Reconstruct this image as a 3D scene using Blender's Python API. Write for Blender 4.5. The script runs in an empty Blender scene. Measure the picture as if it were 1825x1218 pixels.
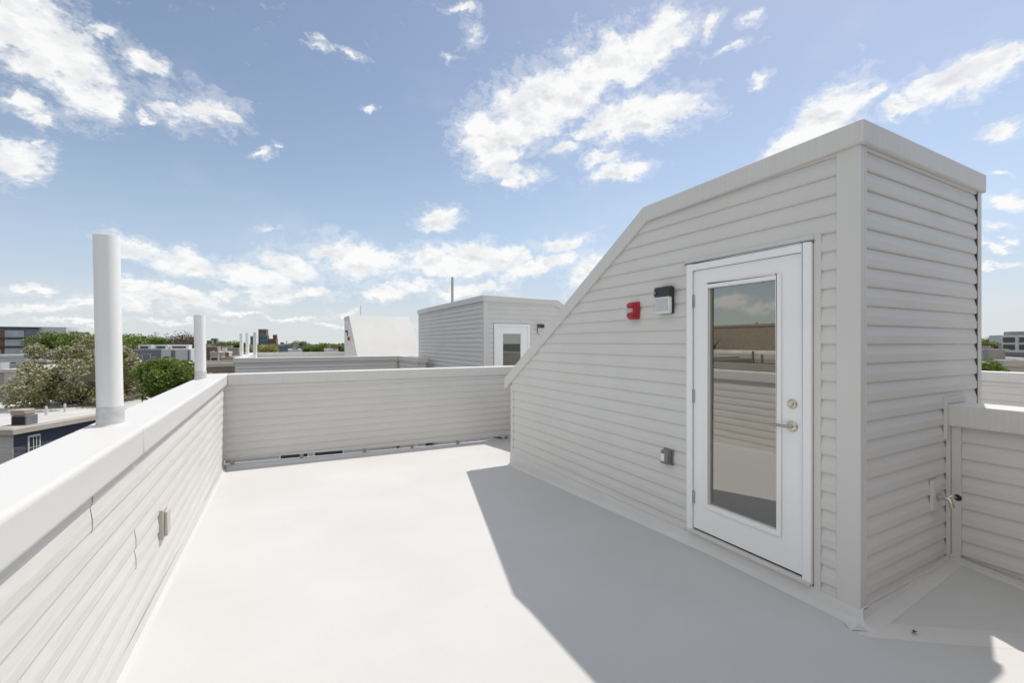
import bpy, math, random
from mathutils import Vector, Matrix
R = math.radians
rnd = random.Random(7)
sc = bpy.context.scene
col = sc.collection

# ------------------------------------------------------------------ camera
YAW = R(27.88)          # the camera looks 27.9 deg to the right of the long side of the deck (+Y)
CAMZ = 1.6
cd = bpy.data.cameras.new("camera"); cam = bpy.data.objects.new("camera", cd); col.objects.link(cam)
cam.location = (0, 0, CAMZ); cam.rotation_euler = (R(90), 0, -YAW)
cd.sensor_width = 36; cd.lens = 787.6 / 1825 * 36; cd.shift_y = 0.0008
cd.clip_start = 0.05; cd.clip_end = 6000
sc.camera = cam

# ------------------------------------------------------------------ light
SUN = Vector((0.56, 0.172, 1.0)).normalized()      # towards the sun
SUN_EL = math.asin(SUN.z); SUN_AZ = math.atan2(SUN.x, SUN.y)
sd = bpy.data.lights.new("sun", 'SUN'); sun = bpy.data.objects.new("sun", sd); col.objects.link(sun)
sd.energy = 2.45; sd.angle = R(0.55); sd.color = (1.0, 0.955, 0.885)
sun.rotation_euler = (-SUN).to_track_quat('-Z', 'Y').to_euler(); sun.location = (8, 3, 20)
sc.view_settings.view_transform = 'Standard'; sc.view_settings.look = 'None'
sc.view_settings.exposure = 0.54; sc.view_settings.gamma = 1.0
sc.cycles.max_bounces = 8; sc.cycles.diffuse_bounces = 4; sc.cycles.glossy_bounces = 4
sc.cycles.transparent_max_bounces = 8

F = Vector((math.sin(YAW), math.cos(YAW), 0)); RT = Vector((math.cos(YAW), -math.sin(YAW), 0)); UP = Vector((0, 0, 1))
def direction(px, py):
    return (F + RT * ((px - 912.5) / 787.6) + UP * ((610.5 - py) / 787.6)).normalized()

def build_world():
    w = bpy.data.worlds.new("World"); sc.world = w; w.use_nodes = True
    nt = w.node_tree; nt.nodes.clear(); N = nt.nodes.new; L = nt.links.new
    out = N('ShaderNodeOutputWorld'); bg = N('ShaderNodeBackground'); bg.inputs[1].default_value = 0.115
    sky = N('ShaderNodeTexSky'); sky.sky_type = 'NISHITA'; sky.sun_disc = False
    sky.sun_elevation = SUN_EL; sky.sun_rotation = SUN_AZ; sky.altitude = 20
    sky.air_density = 1.0; sky.dust_density = 0.4; sky.ozone_density = 1.6
    tc = N('ShaderNodeTexCoord')
    def math_(op, a, b=None, c=None, clamp=False):
        m = N('ShaderNodeMath'); m.operation = op; m.use_clamp = clamp
        for i, v in enumerate((a, b, c)):
            if v is None: continue
            if isinstance(v, (int, float)): m.inputs[i].default_value = v
            else: L(v, m.inputs[i])
        return m.outputs[0]
    def noise(vec, scale, detail, rough=0.55, zs=1.0):
        mp = N('ShaderNodeMapping'); mp.inputs['Scale'].default_value = (1, 1, zs); L(vec, mp.inputs[0])
        n = N('ShaderNodeTexNoise'); n.inputs['Scale'].default_value = scale
        n.inputs['Detail'].default_value = detail; n.inputs['Roughness'].default_value = rough
        L(mp.outputs[0], n.inputs[0]); return n
    gen = tc.outputs['Generated']
    # warp the direction a little so the cloud masses get ragged outlines
    wn = noise(gen, 14.0, 9, 0.66, 1.6)
    sub = N('ShaderNodeVectorMath'); sub.operation = 'SUBTRACT'; L(wn.outputs['Color'], sub.inputs[0]); sub.inputs[1].default_value = (.5, .5, .5)
    sca = N('ShaderNodeVectorMath'); sca.operation = 'SCALE'; L(sub.outputs[0], sca.inputs[0]); sca.inputs['Scale'].default_value = 0.08
    add = N('ShaderNodeVectorMath'); add.operation = 'ADD'; L(gen, add.inputs[0]); L(sca.outputs[0], add.inputs[1])
    wd = add.outputs[0]
    clouds = [  # azimuth/elevation patches of cumulus: seen-from-deck x, y, half length, half height, tilt, thinness
        (40,45,85,60,-25,0),(125,110,95,48,-42,0),(188,178,26,34,-70,.05),(200,52,30,18,-20,.35),(252,108,40,22,-35,.3),(70,125,55,26,-30,.1),
        (45,188,50,13,-15,.25),(80,212,32,7,-18,.25),(30,288,48,28,15,.05),(72,258,16,18,0,.4),
        (352,195,62,26,-8,.12),(298,183,16,30,60,.35),(412,212,26,16,0,.3),(265,212,20,8,-10,.5),
        (560,78,22,9,-20,.5),(622,98,30,10,-20,.6),(665,192,14,6,0,.5),(470,272,17,9,10,.35),(497,270,9,7,0,.45),
        (830,12,28,10,-10,.2),(838,62,22,22,0,.6),(800,100,22,10,0,.7),
        (878,250,44,46,60,-.05),(905,300,42,20,-15,0),(912,326,18,14,0,.1),(958,192,75,46,38,-.1),(1040,140,88,36,33,-.1),(1125,98,88,32,30,-.02),(1192,48,32,36,70,.15),
        (1130,208,86,26,12,-.03),(1195,186,46,24,10,.02),(1068,228,40,18,10,.1),
        (1000,265,30,9,15,.15),(1072,280,34,13,10,.2),(1097,306,44,14,12,.05),
        (1262,45,32,12,65,.45),(1338,34,26,13,30,.35),(1350,144,16,9,25,.25),(1300,85,50,10,20,.75),
        (784,392,27,15,5,0),
        (1478,212,72,34,42,-.05),(1400,268,52,20,40,0),(1550,168,42,11,35,.3),(1610,192,45,10,0,.25),(1695,148,80,30,18,-.02),(1790,106,50,12,15,.15),(1792,226,42,14,15,.25),
        (1792,360,55,13,0,.15),(1780,405,40,7,0,.3),(1785,440,50,6,0,.4),(1785,470,50,5,0,.4),(1780,322,18,5,0,.5),
        (235,445,50,17,-15,.1),(330,472,72,17,-12,.05),(440,490,65,19,-14,0),(515,476,44,18,-20,.1),(590,452,30,18,0,0),(640,466,70,24,-8,-.05),
        (765,468,45,20,0,0),(840,466,75,25,0,-.05),(900,455,26,20,20,.1),(960,476,62,14,18,0),(1005,434,40,11,15,.15),(938,458,14,6,10,.3),(1045,488,35,20,30,.1),(475,413,24,6,0,.5),
        (250,503,45,9,-5,.2),(215,538,60,11,0,.15),(305,532,72,13,-8,.05),(395,525,26,9,0,.15),(482,527,42,11,0,.05),(560,524,34,8,0,.15),
        (685,523,38,8,0,.05),(745,510,42,13,0,.1),(835,518,66,10,5,.1),(55,514,33,7,0,.15),(150,541,70,8,0,.35),(60,550,70,8,0,.35),
        (620,556,20,5,0,.3),(520,567,60,4,0,.4),(300,572,90,4,0,.5),(640,580,90,4,0,.5),(430,556,40,4,0,.4),(120,575,90,5,0,.5),
    ]
    behind = [((-.90,.654,.092),.032,.011),((-.975,.621,.080),.034,.009),((-1,-.1,.75),.4,.25),((-.6,-.8,.55),.5,.25),((-1,-.6,.25),.4,.1),((-.2,-.3,1),.5,.35),((-.6,.35,1.3),.35,.2),((0,-1,.3),.6,.12)]  # first two mirror in door glass; others unseen, added to lift the ambient light
    vec = [wd]
    def patch(C, A, B, a, b, thin):
        C = C.normalized(); A = (A - C * A.dot(C)).normalized(); Bv = C.cross(A).normalized()
        M = Matrix((A, Bv, C)).transposed()
        mp = N('ShaderNodeMapping'); mp.vector_type = 'TEXTURE'
        mp.inputs['Location'].default_value = C; mp.inputs['Rotation'].default_value = M.to_euler()
        mp.inputs['Scale'].default_value = (a, b, max(a, b) * 2)
        L(vec[0], mp.inputs[0])
        ln = N('ShaderNodeVectorMath'); ln.operation = 'LENGTH'; L(mp.outputs[0], ln.inputs[0])
        return math_('ADD', ln.outputs['Value'], thin) if abs(thin) > .001 else ln.outputs['Value']
    acc = None
    items = []
    for (x, y, a, b, t, th) in clouds:
        C = direction(x, y); ca, sa = math.cos(R(t)), math.sin(R(t))
        P1 = direction(x + a * ca, y - a * sa); P2 = direction(x - b * sa, y - b * ca)
        A = P1 - C; B = P2 - C
        items.append((C, A, B, A.length, B.length, th))
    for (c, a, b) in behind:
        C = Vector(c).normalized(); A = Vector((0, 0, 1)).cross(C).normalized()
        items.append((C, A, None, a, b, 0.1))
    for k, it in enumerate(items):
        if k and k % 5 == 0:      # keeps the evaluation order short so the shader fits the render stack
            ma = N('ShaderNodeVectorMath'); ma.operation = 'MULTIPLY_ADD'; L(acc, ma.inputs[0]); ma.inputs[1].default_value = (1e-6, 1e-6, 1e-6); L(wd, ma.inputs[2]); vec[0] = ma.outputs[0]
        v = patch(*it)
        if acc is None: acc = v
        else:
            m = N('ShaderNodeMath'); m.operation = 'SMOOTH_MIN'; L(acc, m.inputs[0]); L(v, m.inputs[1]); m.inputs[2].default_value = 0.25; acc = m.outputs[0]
    n1 = noise(gen, 16.0, 12, 0.68, 1.8).outputs[0]
    n2 = noise(wd, 45.0, 6, 0.6, 1.5).outputs[0]
    nn = math_('ADD', math_('MULTIPLY', n1, 2.7), math_('MULTIPLY', n2, 1.1))
    dens = math_('ADD', math_('SUBTRACT', 1.58, acc), math_('SUBTRACT', nn, 1.9))
    mr = N('ShaderNodeMapRange'); mr.interpolation_type = 'SMOOTHSTEP'; L(dens, mr.inputs[0])
    mr.inputs[1].default_value = 0.0; mr.inputs[2].default_value = 0.95
    cov = math_('POWER', mr.outputs[0], 0.95)
    wr = N('ShaderNodeMapRange'); wr.interpolation_type = 'SMOOTHSTEP'; L(math_('ADD', dens, math_('MULTIPLY', math_('SUBTRACT', n2, .5), 2.0)), wr.inputs[0])
    wr.inputs[1].default_value = -.42; wr.inputs[2].default_value = .35; wr.inputs[4].default_value = .24
    cov = math_('MAXIMUM', math_('MULTIPLY', cov, 0.97), wr.outputs[0])
    # thin high veil
    veil = noise(gen, 3.2, 7, 0.6, 2.2).outputs[0]
    vr = N('ShaderNodeMapRange'); vr.interpolation_type = 'SMOOTHSTEP'; L(veil, vr.inputs[0]); vr.inputs[1].default_value = .5; vr.inputs[2].default_value = .85; vr.inputs[4].default_value = .22
    # pale haze of the lower sky, by elevation
    sep = N('ShaderNodeSeparateXYZ'); L(gen, sep.inputs[0])
    def ramp(stops):
        r_ = N('ShaderNodeValToRGB'); e = r_.color_ramp; e.interpolation = 'EASE' if len(stops) == 2 else 'LINEAR'
        while len(e.elements) < len(stops): e.elements.new(.5)
        for el, (p, c) in zip(e.elements, stops): el.position = p; el.color = (*c, 1)
        L(sep.outputs['Z'], r_.inputs[0]); return r_.outputs[0]
    hzp = ramp([(0, (1, 1, 1)), (.05, (.92,) * 3), (.13, (.72,) * 3), (.22, (.3,) * 3), (.36, (0, 0, 0))])
    hcol = ramp([(0, (.80, .85, .84)), (.06, (.73, .81, .87)), (.13, (.58, .71, .87)), (.3, (.46, .62, .84))])
    hsc = N('ShaderNodeVectorMath'); hsc.operation = 'SCALE'; L(hcol, hsc.inputs[0]); hsc.inputs['Scale'].default_value = 5.25
    tint = N('ShaderNodeVectorMath'); tint.operation = 'MULTIPLY'; L(sky.outputs[0], tint.inputs[0]); 
    tm = N('ShaderNodeMapRange'); tm.data_type = 'FLOAT_VECTOR'; cmb = N('ShaderNodeCombineXYZ')
    for i_ in range(3): L(sep.outputs['Z'], cmb.inputs[i_])
    L(cmb.outputs[0], tm.inputs['Vector']); tm.inputs[7].default_value = (.05, .05, .05); tm.inputs[8].default_value = (.25, .25, .25)
    tm.inputs[9].default_value = (1.03, .885, .86); tm.inputs[10].default_value = (1.085, .925, .80); L(tm.outputs['Vector'], tint.inputs[1])
    hm = N('ShaderNodeMix'); hm.data_type = 'RGBA'; L(hzp, hm.inputs[0]); L(tint.outputs[0], hm.inputs[6]); L(hsc.outputs[0], hm.inputs[7]); skyc = hm.outputs[2]
    # cloud tone: thick middles a touch greyer, sun relief shading painted in from noise
    thick = N('ShaderNodeMapRange'); L(dens, thick.inputs[0]); thick.inputs[1].default_value = .35; thick.inputs[2].default_value = 1.25; thick.interpolation_type = 'SMOOTHSTEP'
    so = N('ShaderNodeVectorMath'); so.operation = 'ADD'; L(gen, so.inputs[0]); so.inputs[1].default_value = SUN * .022
    n1b = noise(so.outputs[0], 16.0, 5, 0.6, 1.8).outputs[0]
    n1c = noise(gen, 16.0, 5, 0.6, 1.8).outputs[0]
    relief = math_('ADD', .30, math_('MULTIPLY', math_('SUBTRACT', n1b, n1c), 5.0), clamp=True)
    tone = math_('MULTIPLY', thick.outputs[0], relief)
    cr = N('ShaderNodeMix'); cr.data_type = 'RGBA'; L(tone, cr.inputs[0])
    cr.inputs[6].default_value = (5.85, 5.85, 5.8, 1); cr.inputs[7].default_value = (4.5, 4.58, 4.7, 1)
    cloudcol = cr.outputs[2]
    sx = N('ShaderNodeMix'); sx.data_type = 'RGBA'; L(vr.outputs[0], sx.inputs[0]); L(skyc, sx.inputs[6]); sx.inputs[7].default_value = (5.0, 5.2, 5.5, 1)
    mix = N('ShaderNodeMix'); mix.data_type = 'RGBA'; L(cov, mix.inputs[0]); L(sx.outputs[2], mix.inputs[6]); L(cloudcol, mix.inputs[7])
    L(mix.outputs[2], bg.inputs[0]); L(bg.outputs[0], out.inputs[0])
    w.cycles.sampling_method = 'MANUAL'; w.cycles.sample_map_resolution = 512
build_world()

# ------------------------------------------------------------------ materials
def mat(name, base, rough=0.6, metal=0.0, spec=0.4, var=0.0, vscale=3.0, streak=0.0, bump=0.0, bscale=40.0, wave=0.0, coat=0, fleck=None, zvar=None):
    m = bpy.data.materials.new(name); m.use_nodes = True
    nt = m.node_tree; N = nt.nodes.new; L = nt.links.new; b = nt.nodes['Principled BSDF']
    b.inputs['Roughness'].default_value = rough; b.inputs['Metallic'].default_value = metal
    b.inputs['Specular IOR Level'].default_value = spec; b.inputs['Base Color'].default_value = (*base, 1)
    tc = N('ShaderNodeTexCoord'); P = tc.outputs['Object']
    colr = None
    def nz(scale, detail=5, vec=None, sc3=None, rough_=.55):
        n = N('ShaderNodeTexNoise'); n.inputs['Scale'].default_value = scale; n.inputs['Detail'].default_value = detail; n.inputs['Roughness'].default_value = rough_
        src = P
        if sc3:
            mp = N('ShaderNodeMapping'); mp.inputs['Scale'].default_value = sc3; L(P, mp.inputs[0]); src = mp.outputs[0]
        L(src, n.inputs[0]); return n.outputs[0]
    def mul(cur, fac_socket, lo, hi, a=.3, c=.7):
        mr = N('ShaderNodeMapRange'); L(fac_socket, mr.inputs[0]); mr.inputs[1].default_value = a; mr.inputs[2].default_value = c
        mr.inputs[3].default_value = lo; mr.inputs[4].default_value = hi
        mx = N('ShaderNodeVectorMath'); mx.operation = 'SCALE'
        if cur is None: mx.inputs[0].default_value = base
        else: L(cur, mx.inputs[0])
        L(mr.outputs[0], mx.inputs['Scale']); return mx.outputs[0]
    if var: colr = mul(colr, nz(vscale, 6), 1 - var, 1 + var * .6)
    if streak:
        colr = mul(colr, nz(1.0, 4, sc3=(60, 60, 1.2), rough_=.7), 1 - streak, 1 + streak * .3, .35, .6)
    if fleck:
        f = nz(fleck[1], 2); mr = N('ShaderNodeMapRange'); L(f, mr.inputs[0]); mr.inputs[1].default_value = fleck[2]; mr.inputs[2].default_value = fleck[2] + .03
        mx = N('ShaderNodeMix'); mx.data_type = 'RGBA'; L(mr.outputs[0], mx.inputs[0])
        if colr is None: mx.inputs[6].default_value = (*base, 1)
        else: L(colr, mx.inputs[6])
        mx.inputs[7].default_value = (*fleck[0], 1); colr = mx.outputs[2]
    if colr is not None: L(colr, b.inputs['Base Color'])
    if bump or wave:
        bp = N('ShaderNodeBump'); bp.inputs['Distance'].default_value = 1.0
        h = None
        if bump: h = N('ShaderNodeMath'); h.operation = 'MULTIPLY'; L(nz(bscale, 4), h.inputs[0]); h.inputs[1].default_value = bump; h = h.outputs[0]
        if wave:
            q = N('ShaderNodeMath'); q.operation = 'MULTIPLY'; L(nz(1.0, 2, sc3=(2.2, 2.2, 9)), q.inputs[0]); q.inputs[1].default_value = wave; q = q.outputs[0]
            if h is None: h = q
            else:
                s = N('ShaderNodeMath'); s.operation = 'ADD'; L(h, s.inputs[0]); L(q, s.inputs[1]); h = s.outputs[0]
        L(h, bp.inputs['Height']); bp.inputs['Strength'].default_value = 1.0; L(bp.outputs[0], b.inputs['Normal'])
    return m

M = {}
M['siding'] = mat('siding', (.665, .65, .62), .55, spec=.35, var=.035, vscale=1.6, bump=.0004, bscale=120, wave=.010)
M['trim'] = mat('trim', (.665, .65, .62), .5, spec=.4, var=.03, vscale=2)
M['cap'] = mat('cap', (.67, .655, .625), .45, spec=.4, var=.03, vscale=1.3, streak=.05, wave=.004)
M['cap_smooth'] = mat('cap_smooth', (.655, .645, .62), .45, spec=.4, var=.025, vscale=.8, wave=.004)
M['membrane'] = mat('membrane', (.585, .58, .565), .7, spec=.3, var=.05, vscale=.9, bump=.0014, bscale=30, fleck=((.45, .44, .42), 26, .80))
M['curb'] = mat('curb', (.66, .645, .62), .62, spec=.3, var=.05, vscale=3, bump=.003, bscale=12)
M['white_paint'] = mat('white_paint', (.89, .885, .87), .35, spec=.5, var=.015, vscale=4)
M['pvc'] = mat('pvc', (.89, .88, .85), .38, spec=.5, var=.03, vscale=3)
M['pipe_boot'] = mat('pipe_boot', (.64, .63, .62), .6, var=.18, vscale=22)
M['nickel'] = mat('nickel', (.62, .57, .48), .28, metal=1.0)
M['steel'] = mat('steel', (.45, .44, .42), .4, metal=1.0)
M['bronze'] = mat('bronze', (.035, .038, .04), .4, spec=.5)
M['grey_plastic'] = mat('grey_plastic', (.20, .20, .19), .45)
M['beige_plastic'] = mat('beige_plastic', (.52, .49, .44), .45)
M['lens'] = mat('lens', (.80, .80, .79), .18, spec=.6, var=.12, vscale=30)
M['red'] = mat('red', (.42, .018, .030), .35, spec=.5)
M['dark'] = mat('dark', (.02, .02, .02), .7)
M['rubber'] = mat('rubber', (.03, .03, .03), .6)
M['interior'] = mat('interior', (.16, .15, .14), .8)
M['pale_glass'] = mat('pale_glass', (.42, .47, .50), .2, spec=.6, var=.3, vscale=.25)
M['brick'] = mat('brick', (.22, .12, .09), .85, var=.25, vscale=6)
M['added_shade_brick'] = mat('added_shade_brick', (.12, .08, .065), .85, var=.25, vscale=6)  # kept dark so the added wall behind the camera returns little light
M['brown'] = mat('brown', (.24, .19, .16), .85, var=.2, vscale=2)
M['cream'] = mat('cream', (.52, .47, .40), .8, var=.1, vscale=1)
M['stucco'] = mat('stucco', (.76, .73, .66), .85, var=.3, vscale=.5, streak=.2)
M['tan'] = mat('tan', (.46, .38, .30), .85, var=.12, vscale=2, streak=.15)
M['slate'] = mat('slate', (.085, .09, .12), .7, var=.1, vscale=2)
M['grey_wall'] = mat('grey_wall', (.20, .21, .23), .7, var=.12, vscale=1)
M['blue_grey'] = mat('blue_grey', (.16, .20, .25), .6, var=.12, vscale=1)
M['white_wall'] = mat('white_wall', (.62, .61, .59), .75, var=.06, vscale=1)
M['roof_white'] = mat('roof_white', (.56, .55, .52), .8, var=.15, vscale=.6)
M['roof_grey'] = mat('roof_grey', (.26, .25, .24), .85, var=.2, vscale=.8)
M['roof_dark'] = mat('roof_dark', (.09, .085, .085), .85, var=.2, vscale=.8)
M['window'] = mat('window', (.045, .055, .065), .12, spec=.7, var=.3, vscale=.8)
M['asphalt'] = mat('asphalt', (.09, .09, .088), .9, var=.25, vscale=.1)
M['bark'] = mat('bark', (.10, .075, .055), .9, var=.2, vscale=6)

def leafmat(name, c1, c2, transl=.35):
    m = bpy.data.materials.new(name); m.use_nodes = True; nt = m.node_tree; N = nt.nodes.new; L = nt.links.new
    b = nt.nodes['Principled BSDF']; out = nt.nodes['Material Output']; b.inputs['Roughness'].default_value = .55
    geo = N('ShaderNodeNewGeometry'); cr = N('ShaderNodeMix'); cr.data_type = 'RGBA'
    L(geo.outputs['Random Per Island'], cr.inputs[0]); cr.inputs[6].default_value = (*c1, 1); cr.inputs[7].default_value = (*c2, 1)
    L(cr.outputs[2], b.inputs['Base Color'])
    tr = N('ShaderNodeBsdfTranslucent'); L(cr.outputs[2], tr.inputs[0]); mx = N('ShaderNodeMixShader'); mx.inputs[0].default_value = transl
    L(b.outputs[0], mx.inputs[1]); L(tr.outputs[0], mx.inputs[2]); L(mx.outputs[0], out.inputs[0]); return m
M['leaf'] = leafmat('leaf', (.075, .14, .02), (.25, .31, .06))
M['leaf_dull'] = leafmat('leaf_dull', (.13, .17, .04), (.33, .35, .11))
M['leaf_lime'] = leafmat('leaf_lime', (.13, .19, .03), (.22, .27, .06))
M['leaf_gold'] = leafmat('leaf_gold', (.22, .17, .05), (.26, .26, .07))
M['leaf_brown'] = leafmat('leaf_brown', (.12, .09, .06), (.18, .15, .08))
M['blossom'] = leafmat('blossom', (.46, .37, .36), (.62, .55, .46))

def glassmat():
    m = bpy.data.materials.new('door_glass'); m.use_nodes = True; nt = m.node_tree; nt.nodes.clear(); N = nt.nodes.new; L = nt.links.new
    out = N('ShaderNodeOutputMaterial'); g = N('ShaderNodeBsdfGlossy'); g.inputs['Roughness'].default_value = 0.004; g.inputs['Color'].default_value = (.93, .92, .86, 1)
    t = N('ShaderNodeBsdfTransparent'); t.inputs[0].default_value = (.55, .56, .52, 1)
    lw = N('ShaderNodeLayerWeight'); lw.inputs[0].default_value = .25
    mr = N('ShaderNodeMapRange'); L(lw.outputs['Fresnel'], mr.inputs[0]); mr.inputs[1].default_value = 0; mr.inputs[2].default_value = 1; mr.inputs[3].default_value = .30; mr.inputs[4].default_value = .9
    mx = N('ShaderNodeMixShader'); L(mr.outputs[0], mx.inputs[0]); L(t.outputs[0], mx.inputs[1]); L(g.outputs[0], mx.inputs[2]); L(mx.outputs[0], out.inputs[0]); return m
M['glass'] = glassmat()
def clearmat():
    m = bpy.data.materials.new('clear_lens'); m.use_nodes = True; b = m.node_tree.nodes['Principled BSDF']
    b.inputs['Base Color'].default_value = (.9, .92, .92, 1); b.inputs['Roughness'].default_value = .12; b.inputs['Transmission Weight'].default_value = .55; return m
M['clear'] = clearmat()

# ------------------------------------------------------------------ mesh helpers
class MB:
    def __init__(s): s.v = []; s.f = []
    def poly(s, pts):
        i = len(s.v); s.v += [tuple(p) for p in pts]; s.f.append(tuple(range(i, i + len(pts))))
    def box(s, x0, x1, y0, y1, z0, z1, T=None):
        c = [(x, y, z) for z in (z0, z1) for (x, y) in ((x0, y0), (x1, y0), (x1, y1), (x0, y1))]
        if T: c = [tuple(T @ Vector(p)) for p in c]
        i = len(s.v); s.v += c
        for q in ((3, 2, 1, 0), (4, 5, 6, 7), (0, 1, 5, 4), (1, 2, 6, 5), (2, 3, 7, 6), (3, 0, 4, 7)): s.f.append(tuple(i + k for k in q))
        return s
    def prism(s, pts, axis, a, b):
        """pts: 2D outline; axis 'x': (y,z) extruded in x; 'y': (x,z); 'z': (x,y)"""
        def P(p, t): return {'x': (t, p[0], p[1]), 'y': (p[0], t, p[1]), 'z': (p[0], p[1], t)}[axis]
        i = len(s.v); n = len(pts); s.v += [P(p, a) for p in pts] + [P(p, b) for p in pts]
        s.f.append(tuple(range(i, i + n))[::-1]); s.f.append(tuple(range(i + n, i + 2 * n)))
        for k in range(n): k2 = (k + 1) % n; s.f.append((i + k, i + k2, i + n + k2, i + n + k))
        return s
    def lathe(s, prof, T=None, n=24):
        """prof: list of (r, h) along local Z, T places it"""
        T = T or Matrix(); i = len(s.v)
        for (r, h) in prof:
            for k in range(n):
                a = 2 * math.pi * k / n; s.v.append(tuple(T @ Vector((r * math.cos(a), r * math.sin(a), h))))
        for j in range(len(prof) - 1):
            for k in range(n):
                k2 = (k + 1) % n; s.f.append((i + j * n + k, i + j * n + k2, i + (j + 1) * n + k2, i + (j + 1) * n + k))
        s.f.append(tuple(i + k for k in range(n))[::-1]); s.f.append(tuple(i + (len(prof) - 1) * n + k for k in range(n)))
        return s
    def tube(s, pts, r, n=10):
        pts = [Vector(p) for p in pts]; rs = r if isinstance(r, (list, tuple)) else [r] * len(pts); i = len(s.v)
        up = Vector((0, 0, 1))
        for j, p in enumerate(pts):
            d = (pts[min(j + 1, len(pts) - 1)] - pts[max(j - 1, 0)]).normalized()
            a = d.cross(up if abs(d.z) < .95 else Vector((1, 0, 0))).normalized(); b = d.cross(a)
            for k in range(n):
                t = 2 * math.pi * k / n; s.v.append(tuple(p + (a * math.cos(t) + b * math.sin(t)) * rs[j]))
        for j in range(len(pts) - 1):
            for k in range(n):
                k2 = (k + 1) % n; s.f.append((i + j * n + k, i + j * n + k2, i + (j + 1) * n + k2, i + (j + 1) * n + k))
        s.f.append(tuple(i + k for k in range(n))[::-1]); s.f.append(tuple(i + (len(pts) - 1) * n + k for k in range(n)))
        return s
    def build(s, name, m, parent=None, world=True, bevel=0, smooth=False, seg=2):
        off = Vector((0, 0, 0))
        if parent is not None and world:
            q = parent
            while q is not None: off += q.location; q = q.parent
        me = bpy.data.meshes.new(name)
        me.from_pydata([tuple(Vector(v) - off) for v in s.v], [], s.f); me.materials.append(M[m] if isinstance(m, str) else m)
        o = bpy.data.objects.new(name, me); col.objects.link(o)
        if parent is not None: o.parent = parent
        import bmesh
        b = bmesh.new(); b.from_mesh(me)
        if bevel or smooth: bmesh.ops.remove_doubles(b, verts=b.verts, dist=1e-5)
        if not getattr(s, 'open', False): bmesh.ops.recalc_face_normals(b, faces=b.faces)
        b.to_mesh(me); b.free()
        if bevel:
            bv = o.modifiers.new('bevel', 'BEVEL'); bv.width = bevel; bv.segments = seg; bv.limit_method = 'ANGLE'; bv.angle_limit = R(35)
        if smooth or bevel:
            for p in me.polygons: p.use_smooth = True
            if smooth or bevel:
                try:
                    me.set_sharp_from_angle(angle=R(35))
                except Exception: pass
        return o

def tag(o, label=None, cat=None, group=None, kind=None):
    if label: o['label'] = label
    if cat: o['category'] = cat
    if group: o['group'] = group
    if kind: o['kind'] = kind
    return o
def thing(name, label, cat, loc=(0, 0, 0), rz=0, group=None):
    o = bpy.data.objects.new(name, None); col.objects.link(o); o.empty_display_size = .2
    o.location = loc; o.rotation_euler = (0, 0, rz); return tag(o, label, cat, group)
def at(px, d, z):
    """the point at photo column px, d metres in front of the camera, at height z"""
    p = (F + RT * ((px - 912.5) / 787.6)) * d; return Vector((p.x, p.y, z))
def zrow(py, d): return CAMZ - (py - 610.5) / 787.6 * d

def clip(poly, a, b, c):
    """keep a*u+b*v+c >= 0"""
    out = []
    for i in range(len(poly)):
        p, q = poly[i], poly[(i + 1) % len(poly)]
        fp, fq = a * p[0] + b * p[1] + c, a * q[0] + b * q[1] + c
        if fp >= 0: out.append(p)
        if (fp >= 0) != (fq >= 0):
            t = fp / (fp - fq); out.append((p[0] + (q[0] - p[0]) * t, p[1] + (q[1] - p[1]) * t))
    return out
def clip_convex(rect, outline):
    # outline counter-clockwise
    area = sum(outline[i][0] * outline[(i + 1) % len(outline)][1] - outline[(i + 1) % len(outline)][0] * outline[i][1] for i in range(len(outline)))
    o = outline if area > 0 else outline[::-1]
    for i in range(len(o)):
        (x0, y0), (x1, y1) = o[i], o[(i + 1) % len(o)]
        a, b = -(y1 - y0), (x1 - x0); rect = clip(rect, a, b, -(a * x0 + b * y0))
        if not rect: return []
    return rect
COURSE = .113; PHASE = 2.606; LAP = .012
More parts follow.
